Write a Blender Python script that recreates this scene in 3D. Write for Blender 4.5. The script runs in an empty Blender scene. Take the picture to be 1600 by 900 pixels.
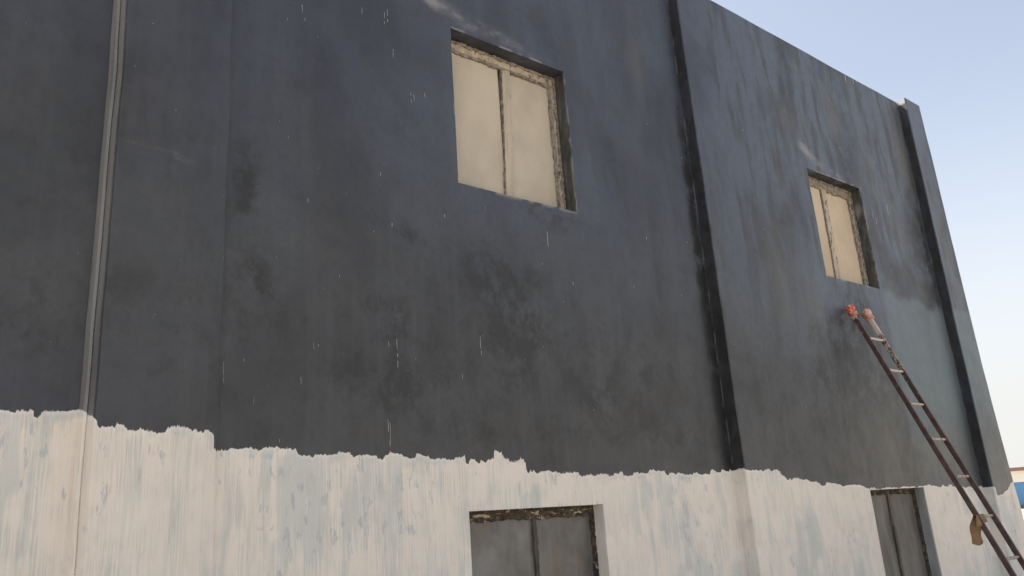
import bpy, bmesh, math, random
import numpy as np
from mathutils import Vector, Matrix
random.seed(7)
S = bpy.context.scene
COL = S.collection

# ------------------------------------------------------------------ camera
cam = bpy.data.cameras.new('camera')
cam.sensor_width = 36.0
cam.lens = 28.406
cam.clip_end = 3000.0
co = bpy.data.objects.new('camera', cam)
COL.objects.link(co)
yaw, pitch, roll = 0.694855, 0.285146, -0.0690098
fw = Vector((math.sin(yaw)*math.cos(pitch), math.cos(yaw)*math.cos(pitch), math.sin(pitch)))
rt = Vector((math.cos(yaw), -math.sin(yaw), 0.0))
up = rt.cross(fw)
r2 = rt*math.cos(roll) + up*math.sin(roll)
u2 = up*math.cos(roll) - rt*math.sin(roll)
M = Matrix((r2, u2, -fw)).transposed().to_4x4()
M.translation = Vector((0.0, -4.0, 1.8))
co.matrix_world = M
S.camera = co

# ------------------------------------------------------------------ world, sun, exposure
SUN_EL, SUN_AZ = 52.0, -28.0          # azimuth measured from +Y towards +X
w = bpy.data.worlds.new('World')
S.world = w
w.use_nodes = True
wt = w.node_tree
wt.nodes.clear()
sky = wt.nodes.new('ShaderNodeTexSky')
sky.sky_type = 'NISHITA'
sky.sun_disc = False
sky.sun_elevation = math.radians(SUN_EL)
sky.sun_rotation = math.radians(SUN_AZ)
sky.altitude = 0
sky.air_density = 1.0
sky.dust_density = 2.0
sky.ozone_density = 1.0
bg = wt.nodes.new('ShaderNodeBackground')
bg.inputs['Strength'].default_value = 0.10
wo = wt.nodes.new('ShaderNodeOutputWorld')
hs_ = wt.nodes.new('ShaderNodeHueSaturation')
hs_.inputs['Saturation'].default_value = 0.62
mx_ = wt.nodes.new('ShaderNodeMix'); mx_.data_type = 'RGBA'; mx_.blend_type = 'MULTIPLY'
mx_.inputs[0].default_value = 1.0; mx_.inputs[7].default_value = (1.02, 1.0, 0.975, 1)
wt.links.new(sky.outputs[0], hs_.inputs['Color']); wt.links.new(hs_.outputs[0], mx_.inputs[6])
# pale air near the horizon, the same all the way round
tcw = wt.nodes.new('ShaderNodeTexCoord'); sep = wt.nodes.new('ShaderNodeSeparateXYZ')
mr_ = wt.nodes.new('ShaderNodeMapRange'); mr_.interpolation_type = 'SMOOTHSTEP'
mr_.inputs['From Min'].default_value = -.02; mr_.inputs['From Max'].default_value = .46
mr_.inputs['To Min'].default_value = .95; mr_.inputs['To Max'].default_value = 0.0
hz_ = wt.nodes.new('ShaderNodeMix'); hz_.data_type = 'RGBA'; hz_.inputs[7].default_value = (3.70, 3.68, 3.60, 1)
wt.links.new(tcw.outputs['Generated'], sep.inputs[0]); wt.links.new(sep.outputs['Z'], mr_.inputs['Value'])
wt.links.new(mr_.outputs[0], hz_.inputs[0]); wt.links.new(mx_.outputs[2], hz_.inputs[6])
wt.links.new(hz_.outputs[2], bg.inputs['Color'])
wt.links.new(bg.outputs[0], wo.inputs['Surface'])
sl = bpy.data.lights.new('sun', 'SUN')
sl.energy = 5.0
sl.angle = math.radians(0.5)
sl.color = (1.0, 0.94, 0.85)
so = bpy.data.objects.new('sun', sl)
COL.objects.link(so)
sd = Vector((math.sin(math.radians(SUN_AZ))*math.cos(math.radians(SUN_EL)),
             math.cos(math.radians(SUN_AZ))*math.cos(math.radians(SUN_EL)),
             math.sin(math.radians(SUN_EL))))
so.rotation_euler = sd.to_track_quat('Z', 'Y').to_euler()
S.view_settings.view_transform = 'Standard'
S.view_settings.look = 'None'
S.view_settings.gamma = 1.0
S.view_settings.exposure = 1.3

# ------------------------------------------------------------------ helpers
def vn(x, z, sx, sz, seed):
    """smooth value noise, cell size sx by sz, 0..1"""
    rng = np.random.RandomState(seed)
    T = rng.rand(257, 257)
    a = np.asarray(x)/sx + 1000.37; b = np.asarray(z)/sz + 1000.71
    i = np.floor(a).astype(int); j = np.floor(b).astype(int)
    f = a-i; g = b-j
    f = f*f*(3-2*f); g = g*g*(3-2*g)
    i0 = i % 257; i1 = (i+1) % 257; j0 = j % 257; j1 = (j+1) % 257
    return (T[i0, j0]*(1-f)+T[i1, j0]*f)*(1-g) + (T[i0, j1]*(1-f)+T[i1, j1]*f)*g
def fbm(x, z, sx, sz, seed, n=4):
    o = 0; a = .5; t = 0
    for k in range(n):
        o = o + a*vn(x, z, sx/2**k, sz/2**k, seed+k); t += a; a *= .5
    return o/t
def sstep(a, b, x):
    t = np.clip((x-a)/(b-a), 0, 1)
    return t*t*(3-2*t)
def tag(o, label=None, cat=None, group=None, kind=None):
    if label: o['label'] = label
    if cat: o['category'] = cat
    if group: o['group'] = group
    if kind: o['kind'] = kind
    return o
def link(name, me, mat=None, parent=None):
    o = bpy.data.objects.new(name, me)
    COL.objects.link(o)
    if mat is not None: me.materials.append(mat)
    if parent is not None: o.parent = parent
    return o
def mesh_from(name, v, f, mat=None, parent=None, smooth=False, attrs=None):
    me = bpy.data.meshes.new(name)
    me.from_pydata([tuple(map(float, p)) for p in v], [], [tuple(map(int, q)) for q in f])
    if attrs:
        for k, a in attrs.items():
            at = me.attributes.new(k, 'FLOAT', 'POINT')
            at.data.foreach_set('value', np.ascontiguousarray(a, dtype=np.float32))
    if smooth:
        me.shade_smooth()
    me.update()
    return link(name, me, mat, parent)
def empty(name, loc=(0, 0, 0)):
    o = bpy.data.objects.new(name, None)
    o.location = loc
    COL.objects.link(o)
    return o
class MB:
    def __init__(s): s.v = []; s.f = []
    def box(s, a, b):
        n = len(s.v)
        x0, y0, z0 = a; x1, y1, z1 = b
        s.v += [(x0,y0,z0),(x1,y0,z0),(x1,y1,z0),(x0,y1,z0),(x0,y0,z1),(x1,y0,z1),(x1,y1,z1),(x0,y1,z1)]
        s.f += [(n,n+3,n+2,n+1),(n+4,n+5,n+6,n+7),(n,n+1,n+5,n+4),(n+1,n+2,n+6,n+5),(n+2,n+3,n+7,n+6),(n+3,n,n+4,n+7)]
    def tube(s, pts, rad, n=8, cap=True):
        pts = [Vector(p) for p in pts]
        base = len(s.v)
        for i, p in enumerate(pts):
            d = (pts[min(i+1, len(pts)-1)]-pts[max(i-1, 0)]).normalized()
            a = d.orthogonal().normalized() if abs(d.z) > .99 else d.cross(Vector((0, 0, 1))).normalized()
            b = d.cross(a)
            r = rad[i] if hasattr(rad, '__len__') else rad
            for k in range(n):
                t = 2*math.pi*k/n
                q = p + (a*math.cos(t)+b*math.sin(t))*r
                s.v.append(tuple(q))
        for i in range(len(pts)-1):
            for k in range(n):
                a0 = base+i*n+k; a1 = base+i*n+(k+1) % n
                s.f.append((a0, a1, a1+n, a0+n))
        if cap:
            s.f.append(tuple(base+k for k in range(n))[::-1])
            s.f.append(tuple(base+(len(pts)-1)*n+k for k in range(n)))
    def build(s, name, mat, parent=None, smooth=False, attrs=None):
        return mesh_from(name, s.v, s.f, mat, parent, smooth, attrs)

# ------------------------------------------------------------------ node helpers
class NT:
    def __init__(s, name):
        s.m = bpy.data.materials.new(name); s.m.use_nodes = True
        s.t = s.m.node_tree; s.t.nodes.clear()
        s.out = s.n('ShaderNodeOutputMaterial'); s.b = s.n('ShaderNodeBsdfPrincipled')
        s.l(s.b.outputs[0], s.out.inputs['Surface'])
        s.tc = s.n('ShaderNodeTexCoord').outputs['Object']
    def n(s, k): return s.t.nodes.new(k)
    def l(s, a, b): s.t.links.new(a, b)
    def put(s, sock, v):
        if isinstance(v, (int, float)): sock.default_value = v
        elif isinstance(v, tuple): sock.default_value = v if len(v) != 3 or sock.type == 'VECTOR' else v+(1,)
        else: s.l(v, sock)
    def at(s, name):
        n = s.n('ShaderNodeAttribute'); n.attribute_name = name; return n.outputs['Fac']
    def math(s, op, a, b=0.0, c=0.0):
        n = s.n('ShaderNodeMath'); n.operation = op
        s.put(n.inputs[0], a); s.put(n.inputs[1], b); s.put(n.inputs[2], c)
        return n.outputs[0]
    def noise(s, scale, detail=4, rough=.55, vec=(1, 1, 1), off=(0, 0, 0), dist=0.0):
        mp = s.n('ShaderNodeMapping'); s.l(s.tc, mp.inputs[0]); mp.inputs['Scale'].default_value = vec; mp.inputs['Location'].default_value = off
        n = s.n('ShaderNodeTexNoise'); s.l(mp.outputs[0], n.inputs['Vector'])
        n.inputs['Scale'].default_value = scale; n.inputs['Detail'].default_value = detail; n.inputs['Roughness'].default_value = rough
        n.inputs['Distortion'].default_value = dist
        return n.outputs['Fac']
    def ramp(s, x, a, b, lo=0.0, hi=1.0):
        n = s.n('ShaderNodeMapRange'); n.interpolation_type = 'SMOOTHSTEP'
        s.put(n.inputs['Value'], x); n.inputs['From Min'].default_value = a; n.inputs['From Max'].default_value = b
        n.inputs['To Min'].default_value = lo; n.inputs['To Max'].default_value = hi
        return n.outputs[0]
    def mix(s, f, a, b):
        n = s.n('ShaderNodeMix'); n.data_type = 'RGBA'
        s.put(n.inputs[0], f); s.put(n.inputs[6], a); s.put(n.inputs[7], b)
        return n.outputs[2]
    def fin(s, col, rough=.6, h=None, hs=.3, hd=.01, spec=.5, metal=0.0):
        s.put(s.b.inputs['Base Color'], col); s.put(s.b.inputs['Roughness'], rough)
        s.put(s.b.inputs['Specular IOR Level'], spec); s.put(s.b.inputs['Metallic'], metal)
        if h is not None:
            b = s.n('ShaderNodeBump'); s.l(h, b.inputs['Height']); b.inputs['Strength'].default_value = hs; b.inputs['Distance'].default_value = hd
            s.l(b.outputs[0], s.b.inputs['Normal'])
        return s.m

def facade_material():
    k = NT('facade_paint')
    bris = k.noise(1, 3, .6, (160, 160, 5))
    bris2 = k.noise(1, 2, .5, (95, 95, 2.6), (3, 0, 9))
    fine = k.noise(90, 5, .65)
    blot = k.noise(1.5, 10, .68, (1, 1, .85), (4, 0, 2), .3)
    mot = k.noise(24, 6, .72, (1, 1, .8), (6, 0, 7), .5)
    lap = k.noise(1, 3, .55, (11, 11, .55), (2, 0, 2), .15)
    blot2 = k.noise(5.5, 8, .66, (1, 1, .8), (1, 0, 7), .2)
    hue = k.noise(.8, 5, .6, (1.4, 1, .55), (11, 0, 3), .6)
    strk = k.noise(1, 5, .6, (7, 7, 1.1), (0, 0, 5), .3)
    # --- black paint, sky sheen mixed in as cool and navy tones
    c = k.mix(k.ramp(blot, .36, .66), (.029, .0297, .031), (.0475, .049, .0515))
    fb = k.math('MULTIPLY', k.ramp(blot2, .50, .68), k.ramp(blot, .60, .42))
    c = k.mix(k.math('MULTIPLY', fb, .95), c, (.022, .022, .021))
    c = k.mix(k.math('MULTIPLY', k.ramp(hue, .34, .58), k.at('cool')), c, (.100, .124, .160))
    c = k.mix(k.math('MULTIPLY', k.math('MULTIPLY', k.ramp(strk, .46, .66), k.at('cool')), .85), c, (.052, .050, .042))
    c = k.mix(k.ramp(mot, .46, .68, 0, .34), c, (.026, .027, .028))
    c = k.mix(k.ramp(mot, .44, .28, 0, .22), c, (.078, .080, .084))
    c = k.mix(k.ramp(lap, .52, .62, 0, .16), c, (.075, .078, .083))
    c = k.mix(k.math('MULTIPLY', k.at('navy'), .50), c, (.031, .040, .074))
    st = k.ramp(k.math('MULTIPLY', k.at('stain_dark'), k.math('ADD', k.ramp(blot2, .33, .62), k.ramp(mot, .38, .62, 0, .45))), .12, 1.0)
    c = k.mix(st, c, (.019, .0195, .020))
    c = k.mix(k.math('MULTIPLY', k.at('olive'), .8), c, (.098, .093, .070))
    c = k.mix(k.at('patch'), c, (.125, .168, .188))
    sc = k.ramp(k.math('ADD', k.at('scuff'), k.math('MULTIPLY', k.math('SUBTRACT', fine, .5), .7)), .16, .95)
    c = k.mix(k.math('MULTIPLY', sc, .55), c, (.30, .295, .29))
    sp = k.ramp(k.noise(42, 2, .5, (1, 1, 1), (7, 7, 1)), .765, .80)
    c = k.mix(k.math('MULTIPLY', sp, .45), c, (.4, .4, .4))
    rb = k.math('ADD', k.ramp(blot2, .3, .7, .40, .54), k.math('MULTIPLY', st, -.05))
    # --- whitewash
    th = k.math('ADD', k.at('thick'), k.math('MULTIPLY', k.math('SUBTRACT', bris, .5), .75))
    th = k.math('ADD', th, k.math('MULTIPLY', k.math('SUBTRACT', bris2, .5), .55))
    thm = k.ramp(th, .28, .72)
    under = k.mix(k.ramp(k.math('ADD', k.at('blue'), k.math('MULTIPLY', k.math('SUBTRACT', bris2, .5), .6)), .35, .8), (.600, .602, .562), (.455, .515, .565))
    wcol = k.mix(thm, under, (.765, .700, .620))
    wcol = k.mix(k.math('MULTIPLY', k.ramp(bris, .40, .62, .30, 0), k.ramp(blot2, .40, .62)), wcol, (.40, .40, .38))
    wcol = k.mix(k.math('MULTIPLY', k.ramp(bris2, .55, .70, 0, .40), k.ramp(blot2, .58, .42)), wcol, (.80, .76, .70))
    wcol = k.mix(k.ramp(fine, .62, .80, 0, .22), wcol, (.47, .47, .455))
    thin = k.ramp(k.math('ADD', k.math('MULTIPLY', k.at('thin'), k.ramp(k.noise(1, 4, .7, (120, 120, 16), (1, 0, 1)), .40, .58, .25, 1.25)), k.math('MULTIPLY', k.math('SUBTRACT', bris, .5), 1.6)), .80, 1.15)
    wcol = k.mix(k.math('MULTIPLY', thin, .6), wcol, (.36, .40, .44))
    rim = k.math('MULTIPLY', k.ramp(k.at('coat'), .55, .75), k.ramp(k.at('coat'), 1.6, .9))
    wcol = k.mix(k.math('MULTIPLY', rim, .28), wcol, (.84, .81, .77))
    pin = k.ramp(k.noise(16, 1, .5, (1, 1, 1), (2, 2, 8)), .83, .84)
    wcol = k.mix(pin, wcol, (.05, .05, .05))
    # --- bare cement (unpainted reveal of the far lower opening)
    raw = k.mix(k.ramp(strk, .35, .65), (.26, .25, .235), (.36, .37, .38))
    ce = k.math('ADD', k.at('coat'), k.math('MULTIPLY', k.math('SUBTRACT', fine, .5), .95))
    drb = k.noise(1, 3, .65, (210, 210, 11), (0, 0, 6))
    ce = k.math('ADD', ce, k.math('MULTIPLY', k.math('SUBTRACT', drb, .52), k.math('MULTIPLY', k.at('dry'), 5.5)))
    cm = k.ramp(ce, .46, .54)
    col = k.mix(cm, c, wcol)
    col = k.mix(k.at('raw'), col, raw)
    rough = k.n('ShaderNodeMix'); k.put(rough.inputs[0], cm); k.put(rough.inputs[2], rb); rough.inputs[3].default_value = .8
    h = k.math('ADD', k.math('MULTIPLY', k.noise(2.6, 3, .5, (1, 1, 1.3)), 1.6), k.math('MULTIPLY', fine, .10))
    h = k.math('ADD', h, k.math('MULTIPLY', k.noise(16, 4, .6, (1, 1, .6)), .22))
    h = k.math('ADD', h, k.math('MULTIPLY', k.math('MULTIPLY', th, cm), .16))
    h = k.math('ADD', h, k.math('MULTIPLY', cm, .12))
    return k.fin(col, rough.outputs[0], h, .55, .012, .5)
FAC = facade_material()

def simple(name, a, b, scale=6, vec=(1, 1, 1), rough=.6, bump=.25, spots=None, metal=0.0, spec=.5):
    k = NT(name)
    n1 = k.noise(scale, 7, .62, vec); n2 = k.noise(scale*9, 4, .6, vec, (3, 3, 3))
    c = k.mix(k.ramp(n1, .35, .65), a, b)
    if spots:
        c = k.mix(k.ramp(k.noise(spots[1], 5, .65, vec, (8, 1, 4)), spots[2], spots[2]+.05), c, spots[0])
    return k.fin(c, rough, k.math('ADD', n1, k.math('MULTIPLY', n2, .5)), bump, .01, spec, metal)

BOARD = simple('beige_board', (.40, .355, .285), (.47, .42, .34), 3.0, (1, 1, .6), .85, .2)
BOARD2 = simple('tan_board', (.46, .375, .28), (.53, .44, .33), 3.0, (1, 1, .6), .85, .2)
FRAME = simple('weathered_cream_frame', (.34, .29, .23), (.48, .41, .32), 18, (1, 1, .4), .8, .5, ((.10, .085, .07), 30, .55))
PLAIN = simple('pale_beige_frame', (.36, .315, .25), (.46, .40, .32), 12, (1.5, 1, .2), .8, .35)
CRUST = simple('crumbled_mortar', (.15, .135, .115), (.33, .295, .25), 26, (1, 1, 1), .95, .9, ((.42, .39, .34), 60, .60))
CRUSTD = simple('dark_rotten_mortar', (.045, .036, .028), (.12, .10, .078), 22, (1, 1, 1), .95, .9, ((.46, .37, .26), 26, .60))
ROT = simple('rotten_brown_wood', (.06, .048, .034), (.13, .10, .07), 14, (.5, 1, 1), .9, .8, ((.50, .41, .28), 17, .52))
ROTJ = simple('dirty_grey_brown_wood', (.060, .050, .040), (.125, .11, .092), 14, (1, 1, .25), .9, .7, ((.38, .30, .21), 20, .63))
CAPM = simple('parapet_edge_cement', (.20, .18, .16), (.30, .27, .24), 9, (1, 1, 1), .9, .3)
ROOFM = simple('roof_cement', (.24, .22, .20), (.32, .30, .27), 3, (1, 1, 1), .9, .3)
DRIP = simple('white_paint_drip', (.40, .40, .39), (.52, .51, .50), 20, (1, 1, 1), .7, .1)

def pane_material():
    k = NT('dusty_grey_pane')
    n1 = k.noise(3.2, 8, .6, (1, 1, .8), (2, 0, 1), .3); n2 = k.noise(1, 4, .6, (30, 30, 2.4)); n3 = k.noise(70, 4, .7)
    c = k.mix(k.ramp(n1, .33, .68), (.090, .086, .078), (.215, .212, .204))
    c = k.mix(k.ramp(n2, .45, .75, 0, .4), c, (.22, .215, .20))
    c = k.mix(k.ramp(k.noise(5, 4, .6, (1, 1, .5), (9, 0, 0)), .52, .72, 0, .6), c, (.16, .125, .09))
    c = k.mix(k.ramp(n3, .58, .78, 0, .35), c, (.24, .235, .22))
    scr = k.ramp(k.noise(1, 1, .5, (55, 55, 5), (0, 0, 3)), .80, .83)
    c = k.mix(k.math('MULTIPLY', scr, .6), c, (.45, .44, .42))
    return k.fin(c, k.ramp(n1, .3, .7, .34, .55), k.math('ADD', n1, k.math('MULTIPLY', n3, .2)), .15, .01, .45)
PANE = pane_material()

def pane2_material():
    k = NT('dusty_brown_pane')
    n1 = k.noise(3.0, 7, .6, (1.6, 1, .6), (5, 0, 1), .4); n2 = k.noise(1, 4, .6, (26, 26, 2)); n3 = k.noise(60, 4, .7)
    c = k.mix(k.ramp(n1, .35, .66), (.105, .095, .080), (.175, .168, .152))
    c = k.mix(k.ramp(n2, .45, .75, 0, .5), c, (.195, .185, .165))
    c = k.mix(k.ramp(n3, .60, .78, 0, .3), c, (.22, .21, .19))
    return k.fin(c, .6, k.math('ADD', n1, k.math('MULTIPLY', n3, .2)), .2, .01, .4)
PANE2 = pane2_material()

# ------------------------------------------------------------------ ground and far shed
def ground_material():
    k = NT('dry_sandy_ground')
    n1 = k.noise(.12, 6, .6); n2 = k.noise(3, 6, .65)
    c = k.mix(k.ramp(n1, .35, .65), (.40, .34, .265), (.47, .41, .33))
    c = k.mix(k.ramp(n2, .5, .7, 0, .4), c, (.31, .26, .20))
    return k.fin(c, .95, n2, .5, .03, .3)
g = 1500.0
N = 60
xs = np.sign(np.linspace(-1, 1, N))*np.abs(np.linspace(-1, 1, N))**3*g
v = []; f = []
for i in range(N):
    for j in range(N):
        x, y = xs[i], xs[j]
        far = max(0, math.hypot(x, y)-14)
        z = (0.06*math.sin(x*.07+1)*math.cos(y*.05)+.03*math.sin(x*.21+y*.13))*min(1, far/20)
        v.append((x, y, z))
for i in range(N-1):
    for j in range(N-1):
        a = i*N+j; f.append((a, a+N, a+N+1, a+1))
gr = mesh_from('ground', v, f, ground_material(), None, True)
tag(gr, 'dry sandy open ground around the painted building', kind='structure')

CREAM = simple('cream_wall_paint', (.80, .79, .72), (.84, .83, .77), .5, (1, 1, 1), .8, .1)
BLUE = simple('blue_wall_paint', (.085, .24, .46), (.10, .28, .52), .5, (1, 1, 1), .7, .1)
BROWNR = simple('brown_roof_edge', (.20, .13, .11), (.26, .17, .14), .5, (1, 1, 1), .8, .1)
BRICKY = simple('brown_plinth_brick', (.17, .11, .08), (.24, .16, .12), 2, (1, 1, 3), .9, .3)
def far_shed():
    th = math.radians(70.0)
    d = Vector((math.sin(th), math.cos(th), 0)); s = Vector((d.y, -d.x, 0))     # s: to the right
    root = empty('far_shed', tuple(Vector((0, -4, 0))+d*100))
    root.rotation_euler = (0, 0, math.atan2(s.y, s.x)+math.radians(24))
    tag(root, 'low cream and blue shed far off, past the right corner of the dark building', 'shed')
    def b(name, a, c, m, par=root):
        q = MB(); q.box(a, c); return q.build(name, m, par)
    b('plinth', (-14, 0, -.3), (30, 12, .36), BRICKY)
    b('lower_wall', (-13.9, .05, .36), (29.9, 11.9, 2.62), BLUE)
    b('upper_wall', (-13.9, .03, 2.62), (29.9, 11.9, 3.74), CREAM)
    b('roof', (-14.3, -.5, 3.74), (30.3, 12.4, 4.08), BROWNR)
    for x in (-9, 9, 14, 22):
        dd = b('door', (x, .0, .36), (x+2.2, .1, 2.5), BROWNR)
        b('handle', (x+1.9, -.05, 1.3), (x+1.95, 0, 1.6), CREAM, dd)
    for x in (-12.5, 6, 12, 18):
        ww = b('window', (x, .0, 1.4), (x+1.6, .1, 2.4), CREAM)
        b('pane', (x+.1, -.02, 1.5), (x+1.5, 0, 2.3), PANE, ww)
far_shed()

# ------------------------------------------------------------------ painted building: paint and sheen fields over (x, z)
A_ = [(-4, 2.40), (-3.2, 2.43), (-2.5, 2.38), (-1.7, 2.42), (-.8, 2.39), (0, 2.42), (.3, 2.38), (.48, 2.398), (.5, 2.408), (.60, 2.414), (.605, 2.388), (.63, 2.387), (.64, 2.41), (.73, 2.411), (.735, 2.42), (.78, 2.417), (.80, 2.404), (.815, 2.372), (.82, 2.374), (.84, 2.342), (.89, 2.343), (.94, 2.337), (.96, 2.314), (.98, 2.312), (.99, 2.321), (1.09, 2.32), (1.13, 2.331), (1.18, 2.349), (1.24, 2.341), (1.28, 2.33), (1.34, 2.328), (1.35, 2.313), (1.37, 2.308),
 (1.371, 2.244), (1.5, 2.251), (1.63, 2.251), (1.64, 2.263), (1.7, 2.262), (1.72, 2.249), (1.81, 2.245), (1.83, 2.228), (1.93, 2.232), (2.0, 2.228), (2.11, 2.228), (2.14, 2.211), (2.21, 2.214), (2.31, 2.203), (2.34, 2.226), (2.44, 2.226), (2.46, 2.217), (2.52, 2.214), (2.54, 2.223), (2.62, 2.218), (2.64, 2.199), (2.67, 2.196), (2.68, 2.218), (2.755, 2.208), (2.765, 2.179), (2.78, 2.183), (2.88, 2.195), (3.0, 2.208), (3.13, 2.217), (3.2, 2.192), (3.34, 2.187), (3.35, 2.129), (3.44, 2.119), (3.51, 2.118), (3.59, 2.107), (3.64, 2.102), (3.72, 2.11), (3.88, 2.088), (3.98, 2.092), (4.18, 2.083), (4.19, 2.102), (4.26, 2.085), (4.4, 2.096), (4.55, 2.106), (4.66, 2.105), (4.68, 2.088), (4.98, 2.079), (5.0, 2.087), (5.17, 2.085), (5.21, 2.098), (5.37, 2.103), (5.46, 2.108), (5.50, 2.094), (5.52, 2.09), (5.67, 2.091), (5.77, 2.086), (5.95, 2.09),
 (6.05, 2.087), (6.13, 2.072), (6.2, 2.027), (6.38, 2.024), (6.65, 1.989), (6.72, 1.957), (6.96, 1.975), (6.99, 1.967), (7.1, 1.949), (7.35, 1.951), (7.53, 1.911), (8.66, 1.908), (8.82, 1.912), (8.88, 1.911), (8.96, 1.896), (9.2, 1.897), (9.23, 1.909), (9.32, 1.894), (9.65, 1.866), (9.89, 1.867), (9.99, 1.879), (10.03, 1.85), (10.05, 1.854), (10.09, 1.775), (10.18, 1.768), (10.24, 1.806), (10.32, 1.827), (10.39, 1.897), (10.5, 1.895), (10.55, 1.87), (10.7, 1.852)]
BX = np.array([p[0] for p in A_]); BZ = np.array([p[1] for p in A_])
WIN = [(2.935, 4.014, 4.006, 5.194), (7.474, 8.552, 4.006, 5.194), (2.888, 3.998, .70, 1.8965), (7.540, 8.632, .70, 1.8965)]
STAINS = [(3.6, 2.9, 1.1, .5, .40), (2.3, 2.6, .8, .35, .40), (.55, 2.8, .3, .4, .35), (4.6, 2.6, .6, .35, .40), (1.5, 3.4, .25, .5, .3), (7.6, 3.3, .55, .55, .55), (8.2, 2.9, .25, .6, .6), (6.9, 2.6, .3, .4, .4), (1.50, 3.74, .07, .22, .8), (1.57, 3.09, .10, .16, .6), (2.35, 3.0, .16, .17, .75), (2.44, 2.59, .12, .11, .9), (2.54, 3.55, .10, .12, .55),
 (3.13, 3.43, .5, .22, .45), (3.32, 3.10, .28, .30, .6), (4.02, 2.62, .2, .10, .75), (4.62, 2.79, .12, .10, .8), (3.75, 3.93, .45, .14, .5), (1.1, 2.9, .4, .3, .35),
 (6.92, 4.53, .12, .5, .45), (7.56, 2.9, .35, .45, .7), (7.05, 3.12, .2, .3, .5), (8.0, 3.5, .28, .45, .75), (8.3, 5.3, .3, .8, .5), (9.0, 5.6, .2, .7, .5), (9.75, 4.6, .25, 1.0, .7), (5.42, 3.3, .07, 1.9, 1.5),
 (7.25, 5.9, .25, .4, .4), (9.95, 3.0, .10, 2.2, .7), (1.2, 4.9, .25, .3, .3), (4.9, 2.35, .5, .12, .5), (3.4, 2.35, .8, .1, .35), (6.2, 2.5, .15, .5, .35)]
SCUFFS = [(2.98, 5.33, .36, .08, -.25, .50), (3.5, 5.28, .38, .05, -.16, .36), (3.85, 5.23, .25, .03, -.1, .3), (2.78, 5.35, .07, .10, 0, .35), (1.0, 3.72, .22, .010, 0, .45), (1.15, 3.69, .12, .008, 0, .4),
 (6.3, 5.60, .35, .03, .05, .35), (6.8, 5.52, .35, .03, -.1, .3), (7.5, 5.42, .14, .12, -.6, .42), (7.75, 5.32, .32, .06, -.25, .42), (8.1, 5.25, .35, .04, -.1, .3), (8.75, 5.0, .02, .2, 0, .55), (8.95, 4.8, .02, .15, 0, .5),
 (3.3, 3.90, .25, .02, -.1, .35), (3.9, 3.86, .3, .03, -.1, .3), (4.2, 3.6, .25, .012, -.1, .35), (2.4, 4.0, .2, .008, -.2, .3), (2.1, 3.75, .12, .006, -.3, .45), (.6, 3.74, .15, .012, -.1, .35), (6.6, 4.3, .05, .25, .2, .25)]
def gauss(x, z, cx, cz, rx, rz, sl=0):
    zz = z-cz-sl*(x-cx)
    return np.exp(-((x-cx)/rx)**2-(zz/rz)**2)
rng = np.random.RandomState(3)
STROKES = []
for i in range(2300):
    cx = rng.uniform(-4, 10.8)
    b = np.interp(cx, BX, BZ)
    top = b+rng.uniform(-.05, .02) if rng.rand() < .30 else b-rng.uniform(0.02, 1.5)
    STROKES.append((cx, rng.uniform(.03, .062), top, top-rng.uniform(.12, .75), rng.uniform(.25, 1.0), rng.uniform(-.03, .03)))
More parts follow.
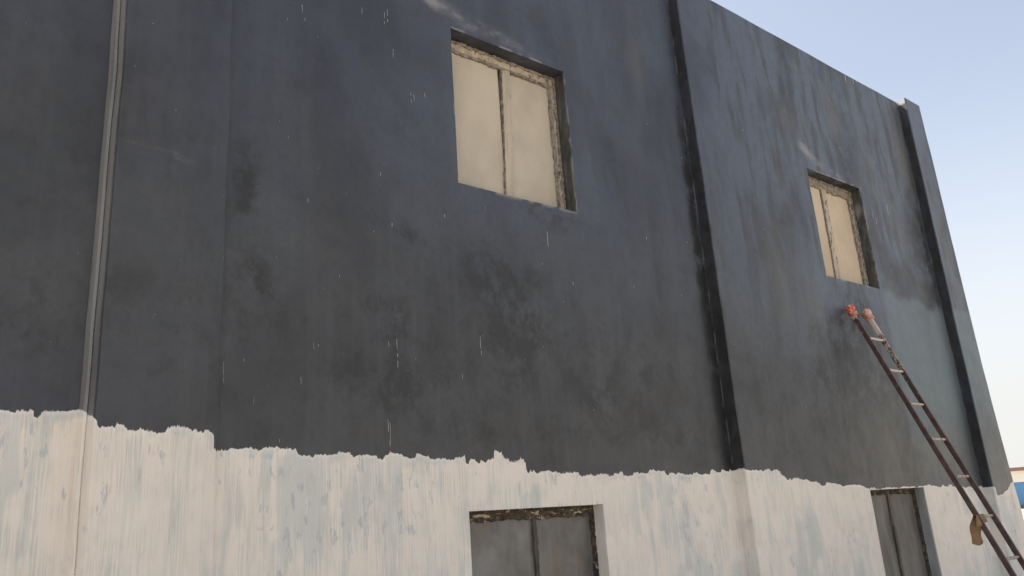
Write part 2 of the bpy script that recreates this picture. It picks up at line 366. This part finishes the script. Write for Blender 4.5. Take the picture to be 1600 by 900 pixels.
def fields(x, z):
    x = np.asarray(x, float); z = np.asarray(z, float)
    b = np.interp(x, BX, BZ)
    rl = np.floor(x/.055+1.5*vn(x, z*0, .16, 1, 9)); blk = np.modf(np.abs(np.sin(rl*12.9898+4.1)*43758.5453))[0]
    rf = np.floor(x/.015); bf = np.modf(np.abs(np.sin(rf*78.233)*12543.123))[0]
    jag = (bf-.5)*.008+(vn(x, z*0, .010, 1, 5)-.5)*.010+(blk-.5)*.022
    fe = gauss(x, z, 3.0, 2.2, .18, .2)
    b = b+jag*(1+fe*2.6)+(vn(x, z, .012, .02, 8)-.5)*.006
    d = b-z
    coat = np.clip(.5+d/.020, -1.2, 3)
    # small bare gaps just below the edge
    gap = sstep(.80, .9, vn(x, z, .014, .11, 21))*np.exp(-np.maximum(d, 0)/.045)*sstep(.35, .6, vn(x, z, .3, 1, 22))
    coat = coat*(1-gap)
    # detached flecks just above the edge
    fl = sstep(.86, .93, vn(x, z, .012, .008, 31))*np.exp(-np.maximum(-d, 0)/.018)*sstep(.45, .65, vn(x, z, .25, 1, 32))
    coat = np.maximum(coat, fl*(d < 0))
    dry = (sstep(.60, .85, vn(x, z, .12, .6, 23))*.5+gauss(x, z, 3.25, 2.17, .16, .2)*.9+gauss(x, z, 4.0, 2.09, .25, .03)*.7+gauss(x, z, 1.2, 2.33, .1, .03)*.7)*np.exp(-np.abs(d+.004)/.020)
    dry = np.where((z < 2.7), dry, 0)
    thick = np.full(x.shape, .18)
    xf = x.ravel(); zf = z.ravel(); tf = thick.ravel()
    order = np.argsort(xf, kind='stable'); xo = xf[order]
    for n_, (cx, hw, zt, zb, op, sk) in enumerate(STROKES):
        i0, i1 = np.searchsorted(xo, [cx-hw-.03, cx+hw+.03])
        if i1 <= i0: continue
        idx = order[i0:i1]
        xx = xf[idx]; zz = zf[idx]
        u = (xx-cx-sk*(zz-zt))/hw
        bz = vn(xx, zz, .007, .5, 100+n_ % 7)
        end = (zz-zb)/(.05+.16*bz); start = (zt-zz)/(.015+.03*bz)
        m = (np.abs(u) < 1)*np.clip(end, 0, 1)*np.clip(start, 0, 1)*np.clip((1-np.abs(u))*5, 0, 1)
        m = m*op*(.65+.5*bz)
        tf[idx] = tf[idx]*(1-m*.9)+m*.9*(.15 if n_ % 3 == 0 else .95)
    thick = tf.reshape(x.shape)
    thick = .12+thick*.60+.22*vn(x, z, .12, .3, 41)+(fbm(x, z, .5, .6, 43, 3)-.5)*.9+.10*np.exp(-np.maximum(d, 0)/.12)
    blue = sstep(.48, .75, fbm(x, z, .16, .5, 61, 3))*.8+gauss(x, z, 4.40, 1.75, .07, .5)*.7+gauss(x, z, 4.75, 1.65, .12, .35)*.7+gauss(x, z, 5.25, 1.75, .2, .35)*.5+gauss(x, z, 3.2, 2.0, .2, .06)*.5+gauss(x, z, 7.0, 1.6, .3, .3)*.4+gauss(x, z, 3.4, 2.0, .5, .07)*.5+gauss(x, z, 3.65, 2.1, .12, .03)*.8
    blue = blue*.6+gauss(x, z, 1.56, 2.215, .14, .018)*.9+gauss(x, z, 6.1, 2.06, .09, .02)*.9+gauss(x, z, .55, 2.39, .12, .02)*.5+gauss(x, z, 4.75, 1.55, .15, .3)*.3-gauss(x, z, 1.6, 1.9, .5, .3)*.3
    thin = sstep(.55, .85, vn(x+.15*z, z, .026, .085, 71))*sstep(.42, .66, vn(x, z, .22, .30, 72))+.8*sstep(.62, .85, vn(x-.1*z, z, .05, .05, 73))*sstep(.55, .75, vn(x, z, .25, .2, 74))
    stain_dark = 0*x
    for s in STAINS: stain_dark = stain_dark+s[4]*gauss(x, z, *s[:4])
    stain_dark = stain_dark*(.55+.9*fbm(x, z, .12, .2, 81))
    scuff = 0*x
    for s in SCUFFS: scuff = scuff+1.35*s[5]*gauss(x, z, *s[:5])
    scuff = scuff*(.10+1.1*sstep(.2, .9, fbm(x, z+.22*x, .40, .05, 82))+.3*vn(x+z, z-.2*x, .035, .014, 88))
    for (x0, x1, z0, z1) in WIN[:2]:
        dx = np.maximum(np.maximum(x0-x, x-x1), 0); dz = np.maximum(np.maximum(z0-z, z-z1), 0)
        dd = np.hypot(dx, dz)
        scuff = scuff+.9*np.exp(-dd/.010)*sstep(.45, .7, vn(x, z, .06, .06, 83))
    pn = (fbm(x, z, .25, .25, 84)-.5)*.25
    patch = sstep(8.57, 8.61, x+pn*.3)*sstep(4.02, 3.93, z+pn+.02*(x-8.6))*(.62+.5*(fbm(x, z, .3, 1.2, 85)-.5))
    patch = patch*(1-.75*sstep(2.9, 2.1, z))
    olive = gauss(x, z, 8.15, 2.35, .3, .4)*.6+gauss(x, z, 9.3, 2.2, .5, .35)*.85+gauss(x, z, 10.4, 2.1, .3, .4)*.95+gauss(x, z, 4.9, 5.6, .12, .3)*.45+gauss(x, z, 4.75, 4.85, .1, .3)*.2+gauss(x, z, 7.6, 2.3, .3, .3)*.3
    olive = olive+gauss(x, z, 8.25, 6.0, .13, .4)*.7+gauss(x, z, 9.85, 5.9, .2, .45)*.7+gauss(x, z, 6.9, 4.5, .1, .5)*.4+gauss(x, z, 9.3, 4.9, .16, .5)*.5+gauss(x, z, 7.3, 5.7, .3, .2)*.5+gauss(x, z, 8.9, 5.5, .2, .5)*.5+gauss(x, z, 6.6, 3.9, .15, .5)*.5+gauss(x, z, 7.1, 3.6, .2, .5)*.45+gauss(x, z, 10.25, 4.6, .12, .5)*.5
    olive = olive*(.4+1.0*fbm(x, z, .15, .35, 86))
    cool = .08+.30*sstep(1.0, 3.5, x)*sstep(3.0, 4.6, z)+.70*sstep(5.0, 6.6, x)*sstep(2.6, 4.4, z)+.15*sstep(.0, 1.5, x)*sstep(2.9, 4.2, z)  # blue-grey patches, plus sky sheen in the colour towards the upper right
    navy = (sstep(3.3, 5.6, z+.12*x+(fbm(x, z, 1.2, .9, 87)-.5)*1.2)*.85+gauss(x, z, .6, 2.45, .5, .25)*.6)*(1-.45*sstep(5.5, 8, x))  # sky sheen put into the colour: bluer towards the top
    return dict(coat=coat, thick=thick, blue=blue, thin=thin, stain_dark=stain_dark, scuff=scuff, patch=patch, olive=olive, cool=cool, raw=0*x, dry=dry, navy=navy)

def axis(extra, a, b, step):
    out = [a]; x = a
    while x < b-1e-9:
        x = min(b, x+step(x)); out.append(x)
    out = np.array(out)
    for e in extra:
        if a < e < b:
            i = np.argmin(np.abs(out-e)); out[i] = e
    return np.unique(out)
dxs = lambda x: .10 if x < -.2 else max(.0065, 1.25*(x*x+16)/3232)
dzs = lambda z: .012 if 1.25 <= z < 2.46 else .032
TOP = 6.734
def undul(x, z):
    return (fbm(x, z, .9, .8, 201, 3)-.5)*.012

BLD = empty('painted_building', (3.2, 0, 0))
tag(BLD, 'two storey building wall painted black above a cream whitewashed lower band, with three pilasters', 'building')
OFF = np.array([-3.2, 0, 0])

# front wall with four openings
xe = []; ze = []
for wv in WIN: xe += wv[:2]; ze += wv[2:]
X = axis(xe, -4.0, 10.44, dxs); Z = axis(ze, 0.0, TOP, dzs)
GX, GZ = np.meshgrid(X, Z, indexing='ij')
fl = fields(GX, GZ)
Y = undul(GX, GZ)
V = np.stack([GX, Y, GZ], -1).reshape(-1, 3)
nz = len(Z)
keep = np.ones((len(X)-1, len(Z)-1), bool)
xc = (X[1:]+X[:-1])/2; zc = (Z[1:]+Z[:-1])/2
for (x0, x1, z0, z1) in WIN:
    keep &= ~(((xc > x0) & (xc < x1))[:, None] & ((zc > z0) & (zc < z1))[None, :])
I, J = np.nonzero(keep)
a = I*nz+J
F = np.stack([a, a+nz, a+nz+1, a+1], 1).tolist()
V = V.tolist(); AT = {k_: fl[k_].ravel().tolist() for k_ in fl}
# reveals: sides, soffit and sill of each opening, part of the same wall
RD = .16
for wi, (x0, x1, z0, z1) in enumerate(WIN):
    zz = Z[(Z >= z0-1e-6) & (Z <= z1+1e-6)]; xx = X[(X >= x0-1e-6) & (X <= x1+1e-6)]
    ys = np.linspace(0, RD, 9)
    for kind in ('l', 'r', 't', 'b'):
        L = zz if kind in 'lr' else xx
        n0 = len(V)
        px = np.repeat((np.full(len(L), x0 if kind == 'l' else x1) if kind in 'lr' else L)[:, None], 9, 1)
        pz = np.repeat((L if kind in 'lr' else np.full(len(L), z1 if kind == 't' else z0))[:, None], 9, 1)
        py = np.repeat(ys[None], len(L), 0).copy()
        py[:, 0] = undul(px[:, 0], pz[:, 0])
        # plaster wobble of the inner corner
        wob = (fbm(px+py*3, pz, .10, .12, 210+wi)-.5)*.012*np.minimum(1, py/.05)
        qx = px+(wob if kind in 'lr' else 0); qz = pz+(0 if kind in 'lr' else wob)
        fx = px-.6*py if kind == 'l' else px+py
        f2 = fields(fx, pz)
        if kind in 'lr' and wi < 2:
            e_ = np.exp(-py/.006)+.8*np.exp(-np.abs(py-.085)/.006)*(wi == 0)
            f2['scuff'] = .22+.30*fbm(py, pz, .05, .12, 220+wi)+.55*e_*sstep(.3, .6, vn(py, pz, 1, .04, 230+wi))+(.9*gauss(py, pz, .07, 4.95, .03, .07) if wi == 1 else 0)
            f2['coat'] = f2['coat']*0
            f2['navy'] = f2['navy']*0; f2['cool'] = f2['cool']*0; f2['stain_dark'] = f2['stain_dark']*0+.85; f2['patch'] = f2['patch']*0  # side reveals of the upper openings coloured darker than the wall face
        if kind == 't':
            f2['scuff'] = f2['scuff']*0; f2['stain_dark'] = f2['stain_dark']+.5  # soffits coloured darker than the wall face
        if wi == 3:
            f2['raw'] = np.where(py > .004, 1.0, .0); 
            if kind == 't': f2['raw'] = f2['raw']*0
        if wi == 2:
            f2['coat'] = f2['coat']*0+1
            f2['thick'] = f2['thick']*.8+.1
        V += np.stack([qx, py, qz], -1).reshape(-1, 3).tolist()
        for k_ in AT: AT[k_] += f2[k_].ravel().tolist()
        for i in range(len(L)-1):
            for j in range(8):
                a = n0+i*9+j
                q = (a, a+1, a+10, a+9)
                F.append(q if kind in 'lb' else q[::-1])
V = (np.array(V)+OFF)
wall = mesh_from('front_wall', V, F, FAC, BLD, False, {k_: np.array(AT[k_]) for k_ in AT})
tag(wall, 'black painted wall face with cream whitewash brushed along its lower band')

# body of the building behind the facade (closed back, inner dark), parapet and roof
q = MB()

q = MB(); q.box((-4-3.2, .012, TOP-.012), (10.44-3.2, .20, TOP+.004)); q.build('parapet_top', CAPM, BLD)
q = MB(); q.box((-4-3.2, .20, 6.2), (10.40-3.2, 6.9, 6.35)); q.build('roof', ROOFM, BLD)
q = MB(); q.box((10.34-3.2, .012, 0), (10.44-3.2, 7.0, TOP-.015)); q.build('side_wall', CAPM, BLD)
q = MB(); q.box((-4.1-3.2, .012, 0), (-4.0-3.2, 7.0, TOP-.015)); q.build('side_wall', CAPM, BLD)
q = MB(); q.box((-4.0-3.2, 6.9, 0), (10.34-3.2, 7.0, TOP-.015)); q.build('back_wall', CAPM, BLD)
q = MB(); q.box((-4.0-3.2, .20, 3.2), (10.34-3.2, 6.9, 3.35)); q.build('floor_slab', CAPM, BLD)

def pilaster(prof, label, top=TOP, right=None, sidescuff=0.0, sidedark=0.0, seed=0):
    P = []
    for (a, b) in zip(prof[:-1], prof[1:]):
        L = math.hypot(b[0]-a[0], b[1]-a[1])
        stp = .012 if abs(b[0]-a[0]) < .5*abs(b[1]-a[1]) else dxs(a[0])
        n = max(1, int(L/stp))
        for i in range(n): P.append((a[0]+(b[0]-a[0])*i/n, a[1]+(b[1]-a[1])*i/n))
    P.append(prof[-1]); P = np.array(P)
    zz = axis([], 0.0, top, dzs)
    PX = np.repeat(P[:, :1], len(zz), 1); PY = np.repeat(P[:, 1:], len(zz), 1); PZ = np.repeat(zz[None], len(P), 0)
    fr = fields(PX, PZ)
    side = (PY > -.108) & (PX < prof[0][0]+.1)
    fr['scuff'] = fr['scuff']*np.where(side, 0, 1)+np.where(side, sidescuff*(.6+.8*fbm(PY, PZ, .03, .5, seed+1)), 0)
    fr['stain_dark'] = np.where(side, sidedark, fr['stain_dark'])  # side face coloured darker than the front
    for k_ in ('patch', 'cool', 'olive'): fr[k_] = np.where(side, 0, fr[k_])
    fr['navy'] = np.where(side, .9 if sidedark > .8 else fr['navy'], fr['navy'])
    # chips and edge highlights put into the colour: front corner, bead of side face
    edge = np.exp(-np.abs(PX-(prof[0][0]+.006))/.008)*np.exp(-np.abs(PY+.113)/.008)
    bead = np.exp(-np.abs(PY+.004)/.006)*side
    fr['scuff'] = fr['scuff']+((1.3 if seed == 300 else .55)*edge+.85*bead)*(.35+.65*sstep(.35, .65, vn(PX, PZ, 1, .09, seed+2)))
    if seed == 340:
        tp = side & (PZ > top-.085+.03*vn(PY, PZ, .03, 1, 5)); fr['raw'] = np.where(tp, .9, fr['raw'])  # top strip of the far pilaster's side face coloured paler
    y = PY+undul(PX, PZ)*.8
    x = PX+(fbm(PY, PZ, .2, .5, seed+5)-.5)*.012
    if right is not None:
        k = np.clip((PX-prof[0][0]-.05)/(prof[-1][0]-prof[0][0]-.05), 0, 1)
        x = x+k*np.interp(PZ, [r[0] for r in right], [r[1] for r in right])
    V = np.stack([x-3.2, y, PZ], -1).reshape(-1, 3)
    n = len(zz); I, J = np.meshgrid(np.arange(len(P)-1), np.arange(n-1), indexing='ij')
    a = (I*n+J).ravel()
    F = np.stack([a, a+n, a+n+1, a+1], 1).tolist()
    F.append([i*n+n-1 for i in range(len(P))])
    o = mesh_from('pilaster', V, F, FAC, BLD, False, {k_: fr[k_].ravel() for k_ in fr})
    if label: tag(o, label)
    return o
pilaster([(.780, .03), (.780, -.002), (.783, -.022), (.791, -.044), (.802, -.054), (.807, -.048), (.810, -.060), (.817, -.088), (.826, -.109), (.838, -.117), (.85, -.115), (1.08, -.111), (1.22, -.092), (1.32, -.062), (1.386, -.030), (1.388, .03)],
         'pilaster with a scuffed grey rounded double edge', sidescuff=.80, seed=300)
pilaster([(5.476, .03), (5.476, -.002), (5.478, -.109), (5.485, -.115), (5.945, -.115), (5.953, -.107), (5.953, .03)],
         'narrow black pilaster between the two upper windows', sidescuff=.12, sidedark=.7, seed=320)
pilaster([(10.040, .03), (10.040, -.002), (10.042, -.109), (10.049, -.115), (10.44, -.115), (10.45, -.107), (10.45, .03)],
         'corner pilaster at the far end of the wall', top=TOP+.015, right=[(0, .28), (1.56, .24), (1.87, .19), (3.3, .08), (6.7, 0)], sidedark=.9, seed=340)

# ------------------------------------------------------------------ windows
def rough_bar(p0, p1, wdt, dep, axis_, seed, amp=.005):
    """bar from p0 to p1 (front face centre line); axis_ 'x' or 'z'; ragged long edges"""
    p0 = Vector(p0); p1 = Vector(p1); L = (p1-p0).length
    n = max(4, int(L/.012)); m = 5
    mb = MB()
    T = np.linspace(0, 1, n+1)
    r = np.random.RandomState(seed)
    e0 = (fbm(T*L, T*0, .03, 1, seed)-.5)*4*amp; e1 = (fbm(T*L, T*0, .035, 1, seed+9)-.5)*4*amp
    bump = r.rand(n+1, m)
    for i in range(n+1):
        c = p0.lerp(p1, T[i])
        row = [(-.5, dep)]+[(-.5+j/(m-1), -bump[i, j]*amp) for j in range(m)]+[(.5, dep)]
        for (s, y) in row:
            o = s*wdt + (e0[i] if s < 0 else (e1[i] if s > 0 else 0))*abs(s)*2
            mb.v.append((c.x+(o if axis_ == 'z' else 0), c.y+y, c.z+(o if axis_ == 'x' else 0)))
    k = m+2
    for i in range(n):
        for j in range(k-1):
            a = i*k+j
            mb.f.append((a, a+1, a+k+1, a+k) if axis_ == 'z' else (a, a+k, a+k+1, a+1))
    mb.f.append(tuple(range(k))); mb.f.append(tuple(n*k+i for i in range(k)))
    return mb
def pane_mesh(x0, x1, z0, z1, y, seed, bow=.006):
    n = 10; v = []; f = []
    for i in range(n+1):
        for j in range(n+1):
            x = x0+(x1-x0)*i/n; z = z0+(z1-z0)*j/n
            v.append((x, y+bow*(float(fbm(x, z, .35, .35, seed))-.5)*2, z))
    for i in range(n):
        for j in range(n):
            a = i*(n+1)+j; f.append((a, a+n+1, a+n+2, a+1))
    b = len(v); v += [(x0, y+.02, z0), (x1, y+.02, z0), (x1, y+.02, z1), (x0, y+.02, z1)]
    f.append((b, b+3, b+2, b+1))
    mb = MB(); mb.v = v; mb.f = f
    return mb
def loc(mb):
    mb.v = [(a-3.2, b, c) for a, b, c in mb.v]; return mb
def window(wi, y, head, jamb, mx, mw, mf, mh, mj, mm, mc, panes, label, seed, crust=.03, mullion_crust=True):
    x0, x1, z0, z1 = WIN[wi]
    lower = wi >= 2
    fr = MB()
    for mb in (rough_bar((x0-.01, y, z1-head/2+.005), (x1+.01, y, z1-head/2+.005), head+.01, .05, 'x', seed, .004),
               ):
        n = len(fr.v); fr.v += mb.v; fr.f += [tuple(i+n for i in q_) for q_ in mb.f]
    W = loc(fr).build('window', mh, BLD)
    tag(W, label)
    loc(rough_bar((x0-.01, y, z0+.02), (x1+.01, y, z0+.02), .06, .05, 'x', seed+1, .004)).build('bottom_rail', mh, W)
    for (xx, sd_) in ((x0+jamb/2-.008, 2), (x1-jamb/2+.008, 3)):
        loc(rough_bar((xx, y-.003, z0+.02), (xx, y-.003, z1-head+.01), jamb+.016, .05, 'z', seed+sd_, .005)).build('jamb', mj, W)
    loc(rough_bar((mx, y-.006, z0+.03), (mx+mf, y-.006, z1-head+.01), mw, .05, 'z', seed+5, .003)).build('mullion', mm, W)
    zt = z1-head+.01
    loc(pane_mesh(x0+jamb-.02, mx-mw/2+.01, z0+.03, zt, y+.012, seed+6)).build('pane', panes[0], W)
    loc(pane_mesh(mx+mw/2-.01, x1-jamb+.02, z0+.03, zt, y+.015, seed+7)).build('pane', panes[1], W)
    # crumbling mortar where frame meets plaster and board
    cr = MB()
    parts = [rough_bar((x0, y-.008, z1-.010), (x1, y-.008, z1-.010), .022, .03, 'x', seed+20, .008),
             rough_bar((x0, y-.004, zt-crust*.35), (x1, y-.004, zt-crust*.35), crust, .02, 'x', seed+21, .009),
             rough_bar((x1-.006, y-.010, z0), (x1-.006, y-.010, z1), .012 if lower else .026, .03, 'z', seed+22, .009),
             rough_bar((x1-jamb, y-.006, z0), (x1-jamb, y-.006, z1-head), crust*(.45 if lower else .8), .02, 'z', seed+23, .008),
             rough_bar((x0+.006, y-.008, z0), (x0+.006, y-.008, z1), .02, .03, 'z', seed+26, .008)]
    if mullion_crust:
        parts += [rough_bar((mx-mw/2, y-.002, z0+.03), (mx-mw/2+mf, y-.002, zt), crust*.40, .02, 'z', seed+24, .005),
                  rough_bar((mx+mw/2, y-.002, z0+.03), (mx+mw/2+mf, y-.002, zt), crust*.22, .02, 'z', seed+25, .003)]
    for mb in parts:
        n = len(cr.v); cr.v += mb.v; cr.f += [tuple(i+n for i in q_) for q_ in mb.f]
    o = loc(cr).build('mortar_edge', mc, W)
    o['kind'] = 'stuff'
    return W
window(0, .125, .085, .055, 3.475, .070, .045, FRAME, FRAME, PLAIN, CRUST, (BOARD, BOARD), 'upper window boarded with two beige panels, nearest the middle of the wall', 400, .022)
window(1, .125, .090, .060, 7.93, .085, .03, CRUST, FRAME, FRAME, CRUST, (BOARD2, BOARD2), 'upper window boarded with tan panels above the ladder', 440, .032)
window(2, .110, .055, .016, 3.475, .028, .0, ROT, ROTJ, ROTJ, CRUSTD, (PANE, PANE), 'lower window with dusty grey panes and a rotten brown head rail', 480, .022, False)
window(3, .115, .040, .018, 8.085, .040, .0, CRUSTD, ROTJ, ROTJ, CRUSTD, (PANE2, PANE2), 'tall lower opening with dusty brown grey panels beside the ladder', 520, .022, False)

# ------------------------------------------------------------------ thin white paint drips and splashes on the black paint
DR = [(0.899, 4.14, 4.038), (1.008, 4.336, 4.306), (1.837, 4.852, 4.829), (1.727, 4.809, 4.787), (1.82, 4.936, 4.881), (2.397, 5.131, 5.017), (2.422, 5.141, 5.041), (2.458, 4.876, 4.788), (2.586, 4.593, 4.497), (2.61, 4.562, 4.514), (2.696, 4.603, 4.569), (1.74, 4.03, 4.01), (1.864, 3.667, 3.639), (2.345, 3.939, 3.917), (2.414, 3.622, 3.592), (1.417, 2.686, 2.572), (1.415, 2.482, 2.444), (1.577, 2.521, 2.475), (2.428, 2.892, 2.72), (2.372, 2.876, 2.845), (2.367, 2.404, 2.226), (2.355, 2.422, 2.35), (3.042, 2.968, 2.885), (3.046, 2.873, 2.84), (2.887, 2.711, 2.683), (1.83, 2.629, 2.594), (1.717, 2.303, 2.284), (3.697, 3.795, 3.682), (2.812, 3.755, 3.732), (8.769, 6.73, 6.595), (8.952, 6.73, 6.639), (9.027, 6.73, 6.705), (9.30, 6.73, 6.66), (2.23, 5.08, 5.031), (1.902, 2.827, 2.791), (1.929, 2.819, 2.804), (1.522, 2.71, 2.69), (1.056, 3.393, 3.373), (2.058, 3.234, 3.219), (4.772, 3.946, 3.923), (3.906, 3.45, 3.421), (9.135, 5.115, 4.984), (8.794, 4.888, 4.787)]
mb = MB()
rr = random.Random(5)
def drip(x, za, zb, wd):
    n = max(2, int((za-zb)/.02)); b = len(mb.v)
    for i in range(n+1):
        z = za+(zb-za)*i/n; ww = wd*(.35+.65*rr.random())*(1 if i < n else .3)
        y = float(undul(np.array(x), np.array(z)))
        for (dx, dy) in ((-ww, .001), (0, -.003), (ww, .001)):
            mb.v.append((x+dx+.002*math.sin(z*30)-3.2, y+dy, z))
    for i in range(n):
        if za-zb > .06 and rr.random() < .30: continue
        for j in range(2):
            a = b+i*3+j; mb.f.append((a, a+3, a+4, a+1))
for (x, a, b_) in DR: drip(x, a, b_, .0015+.0004*x)
for i in range(70):
    x = rr.uniform(.4, 10); z = rr.uniform(2.3, 6.5)
    if any(w_[0]-.03 < x < w_[1]+.03 and w_[2]-.05 < z < w_[3]+.03 for w_ in WIN) or .78 < x < 1.39 or 5.46 < x < 5.97: continue
    drip(x, z, z-rr.uniform(.004, .014), .0012+.0003*x)
dd = mb.build('paint_drips', DRIP, BLD); dd['kind'] = 'stuff'

# ------------------------------------------------------------------ ladder
def ladder_material():
    k = NT('maroon_painted_steel')
    n1 = k.noise(14, 6, .6); n2 = k.noise(38, 5, .65, (1, 1, .6), (3, 1, 0)); n3 = k.noise(120, 3, .6)
    c = k.mix(k.ramp(n1, .35, .65), (.055, .032, .030), (.105, .062, .054))
    s = k.math('ADD', k.at('splash'), k.math('MULTIPLY', k.math('SUBTRACT', n2, .5), 1.6))
    m = k.ramp(s, .60, .72)
    c = k.mix(m, c, k.mix(k.ramp(k.at('splash'), .9, .7), (.60, .50, .43), (.40, .32, .27)))
    return k.fin(c, k.ramp(m, 0, 1, .5, .8), k.math('ADD', k.math('MULTIPLY', m, .6), k.math('MULTIPLY', n3, .3)), .5, .004, .4)
LADM = ladder_material()
FOOTM = simple('black_rubber_foot', (.02, .02, .02), (.035, .035, .035), 20, (1, 1, 1), .8, .3)
R0 = Vector((7.663, -.196, 3.339)); ST = Vector((-.0216, -.1396, -.3452)); WV = Vector((.3105, -.006, -.006))
foot_k = R0.z/(-ST.z)
foot = R0+ST*foot_k
LAD = empty('ladder', tuple(foot)); LO = Vector(foot)
tag(LAD, 'maroon steel ladder splashed with cream paint leaning on the wall below the far upper window', 'ladder')
un = ST.normalized(); wn = WV.normalized(); nn = un.cross(wn).normalized()
def rail(base, t0, t1, sp, seed):
    rng_ = random.Random(seed)
    hw, hd, c = .013, .0225, .004
    prof = [(-hw+c, -hd), (hw-c, -hd), (hw, -hd+c), (hw, hd-c), (hw-c, hd), (-hw+c, hd), (-hw, hd-c), (-hw, -hd+c)]
    n = 90; m = MB(); at = []
    for i in range(n+1):
        t = t0+(t1-t0)*i/n; p = base+ST*t-LO
        bend = .004*math.sin(t*1.3+seed)
        for (a, b) in prof:
            m.v.append(tuple(p+wn*(a+bend)+nn*b)); at.append(sp(t))
    for i in range(n):
        for j in range(8):
            a = i*8+j; b = i*8+(j+1) % 8
            m.f.append((a, b, b+8, a+8))
    m.f.append(tuple(range(8))[::-1]); m.f.append(tuple(n*8+j for j in range(8)))
    return m.build('rail', LADM, LAD, False, {'splash': np.array(at)})
rail(R0, -.86, foot_k-.02, lambda t: .75 if t < -.55 else (.42 if t < .4 else max(.14, .30-.03*t)), 1)
rail(R0+WV, -.86, foot_k-.02, lambda t: .95 if t < -.2 else (.66 if t < .9 else max(.12, .50-.09*t)), 2)
def rung(k_, sp):
    m = MB(); a = R0+ST*k_-LO; pts = [a+WV*(j/6)+Vector((0, 0, -.003*math.sin(math.pi*j/6))) for j in range(7)]
    m.tube(pts, .0125, 10)
    return m.build('rung', LADM, LAD, True, {'splash': np.full(len(m.v), sp)})
for k_, sp in enumerate([.85, .82, .80, .78, .76, .74, .74, .72, .7, .6]):
    if k_ < foot_k-.2: rung(k_, sp)
for b_ in (R0, R0+WV):
    m = MB(); p = b_+ST*foot_k-LO
    m.tube([p+Vector((0, 0, .0)), p+Vector((0, 0, .03)), p-ST*.15], [.034, .032, .03], 10); m.build('rubber_foot', FOOTM, LAD)
def cloth_material(name, a, b, sp, thr):
    return simple(name, a, b, 22, (1, 1, 1), .95, .6, (sp, 30, thr))
REDC = cloth_material('red_cloth', (.50, .10, .065), (.66, .19, .12), (.62, .50, .42), .53)
PINKC = cloth_material('paint_stained_pink_cloth', (.56, .27, .20), (.66, .50, .42), (.56, .12, .08), .56)
def cloth_wrap(base, mat, seed, label):
    """bunched rag ball over the rail tip with wound bands and a loose end"""
    c = base+ST*(-.93)-LO
    bm = bmesh.new()
    bmesh.ops.create_icosphere(bm, subdivisions=4, radius=.046)
    for v_ in bm.verts:
        p = v_.co.copy(); d = p.normalized()
        f1 = float(fbm(np.array(d.x*2+d.y), np.array(d.z*2-d.y*.7), .5, .5, seed, 4))
        fold = abs(math.sin(6*d.z+5*d.x+3*f1))
        s_ = 1+.5*(f1-.5)+.14*fold
        q_ = wn*(d.x*.044*s_)+nn*(d.y*.046*s_)+un*(d.z*.040*s_)
        v_.co = c+q_
    me = bpy.data.meshes.new('cloth_padding'); bm.to_mesh(me); bm.free(); me.shade_smooth()
    o = link('cloth_padding', me, mat, LAD); tag(o, label)
    m = MB()
    for k_ in range(2):      # wound turns below the ball
        t = -.93+.12+.075*k_; pc = base+ST*t-LO; pts = []
        for j in range(17):
            a_ = 2*math.pi*j/16
            pts.append(pc+wn*(.024*math.cos(a_))+nn*(.036*math.sin(a_))+un*(.010*math.sin(a_+k_)+.003*math.sin(5*a_)))
        m.tube(pts, [.011+.003*math.sin(j*1.9+k_) for j in range(17)], 6, False)
    pe = base+ST*(-.68)-LO
    m.tube([pe+wn*.02-nn*.02, pe+wn*.035-nn*.03+un*.02, pe+wn*.032-nn*.03+un*.05, pe+wn*.045-nn*.028+un*.075], [.010, .012, .009, .004], 6)
    b = m.build('binding', mat, o, True)
cloth_wrap(R0, REDC, 11, 'red cloth padding bound on the rail tip')
cloth_wrap(R0+WV, PINKC, 17, 'pink cloth padding stained with cream paint')

# ------------------------------------------------------------------ brown rag hung over rung and rail
RAGM = simple('brown_rag_cloth', (.19, .11, .055), (.28, .17, .09), 9, (1, 1, 1), .95, .5)
def rag():
    base = R0+ST*5
    root_loc = base+WV*.12
    n, m_ = 26, 34
    v = []; f = []
    for i in range(n+1):
        s = i/n                       # across, along the rung
        for j in range(m_+1):
            t = j/m_                  # over the rung: 0 front hem .. 1 back hem
            Lf, Lb = .13, .27
            Lf2 = Lf*(1-.35*s); Lb2 = Lb*(1-.42*s*s+.12*math.sin(4*s))
            d = t*(Lf2+Lb2)-Lf2       # arc length from rung top
            r_ = .018
            if abs(d) < r_*math.pi/2:
                a_ = d/r_; y = r_*math.sin(a_); z = r_*math.cos(a_)
            else:
                h = abs(d)-r_*math.pi/2; sg = 1 if d > 0 else -1
                y = sg*(r_+.05*h+.018*math.sin(9*s+sg)*min(1, h/.05)+.01*math.sin(17*s+h*8)*min(1, h/.08)); z = -h
            h = max(0, abs(d)-.02)
            x = -.10+.19*s-(.55*h-1.4*h*h)*(1-s)+.35*h*s*(1-s)-.12*h*s+.012*math.sin(h*40+s*6)*min(1, h/.06)
            z -= .03*s*(1-s)*min(1, h/.05)*math.sin(7*s)
            v.append((x, y, z))
    k = m_+1
    for i in range(n):
        for j in range(m_):
            a = i*k+j; f.append((a, a+k, a+k+1, a+1))
    o = mesh_from('brown_rag', v, f, RAGM, None, True)
    o.location = base+WV*.13+Vector((0, 0, .0))
    md = o.modifiers.new('thick', 'SOLIDIFY'); md.thickness = .004
    o.scale = (.88, .88, .88)
    tag(o, 'crumpled brown rag hung over a low ladder rung beside the left rail', 'rag')
rag()
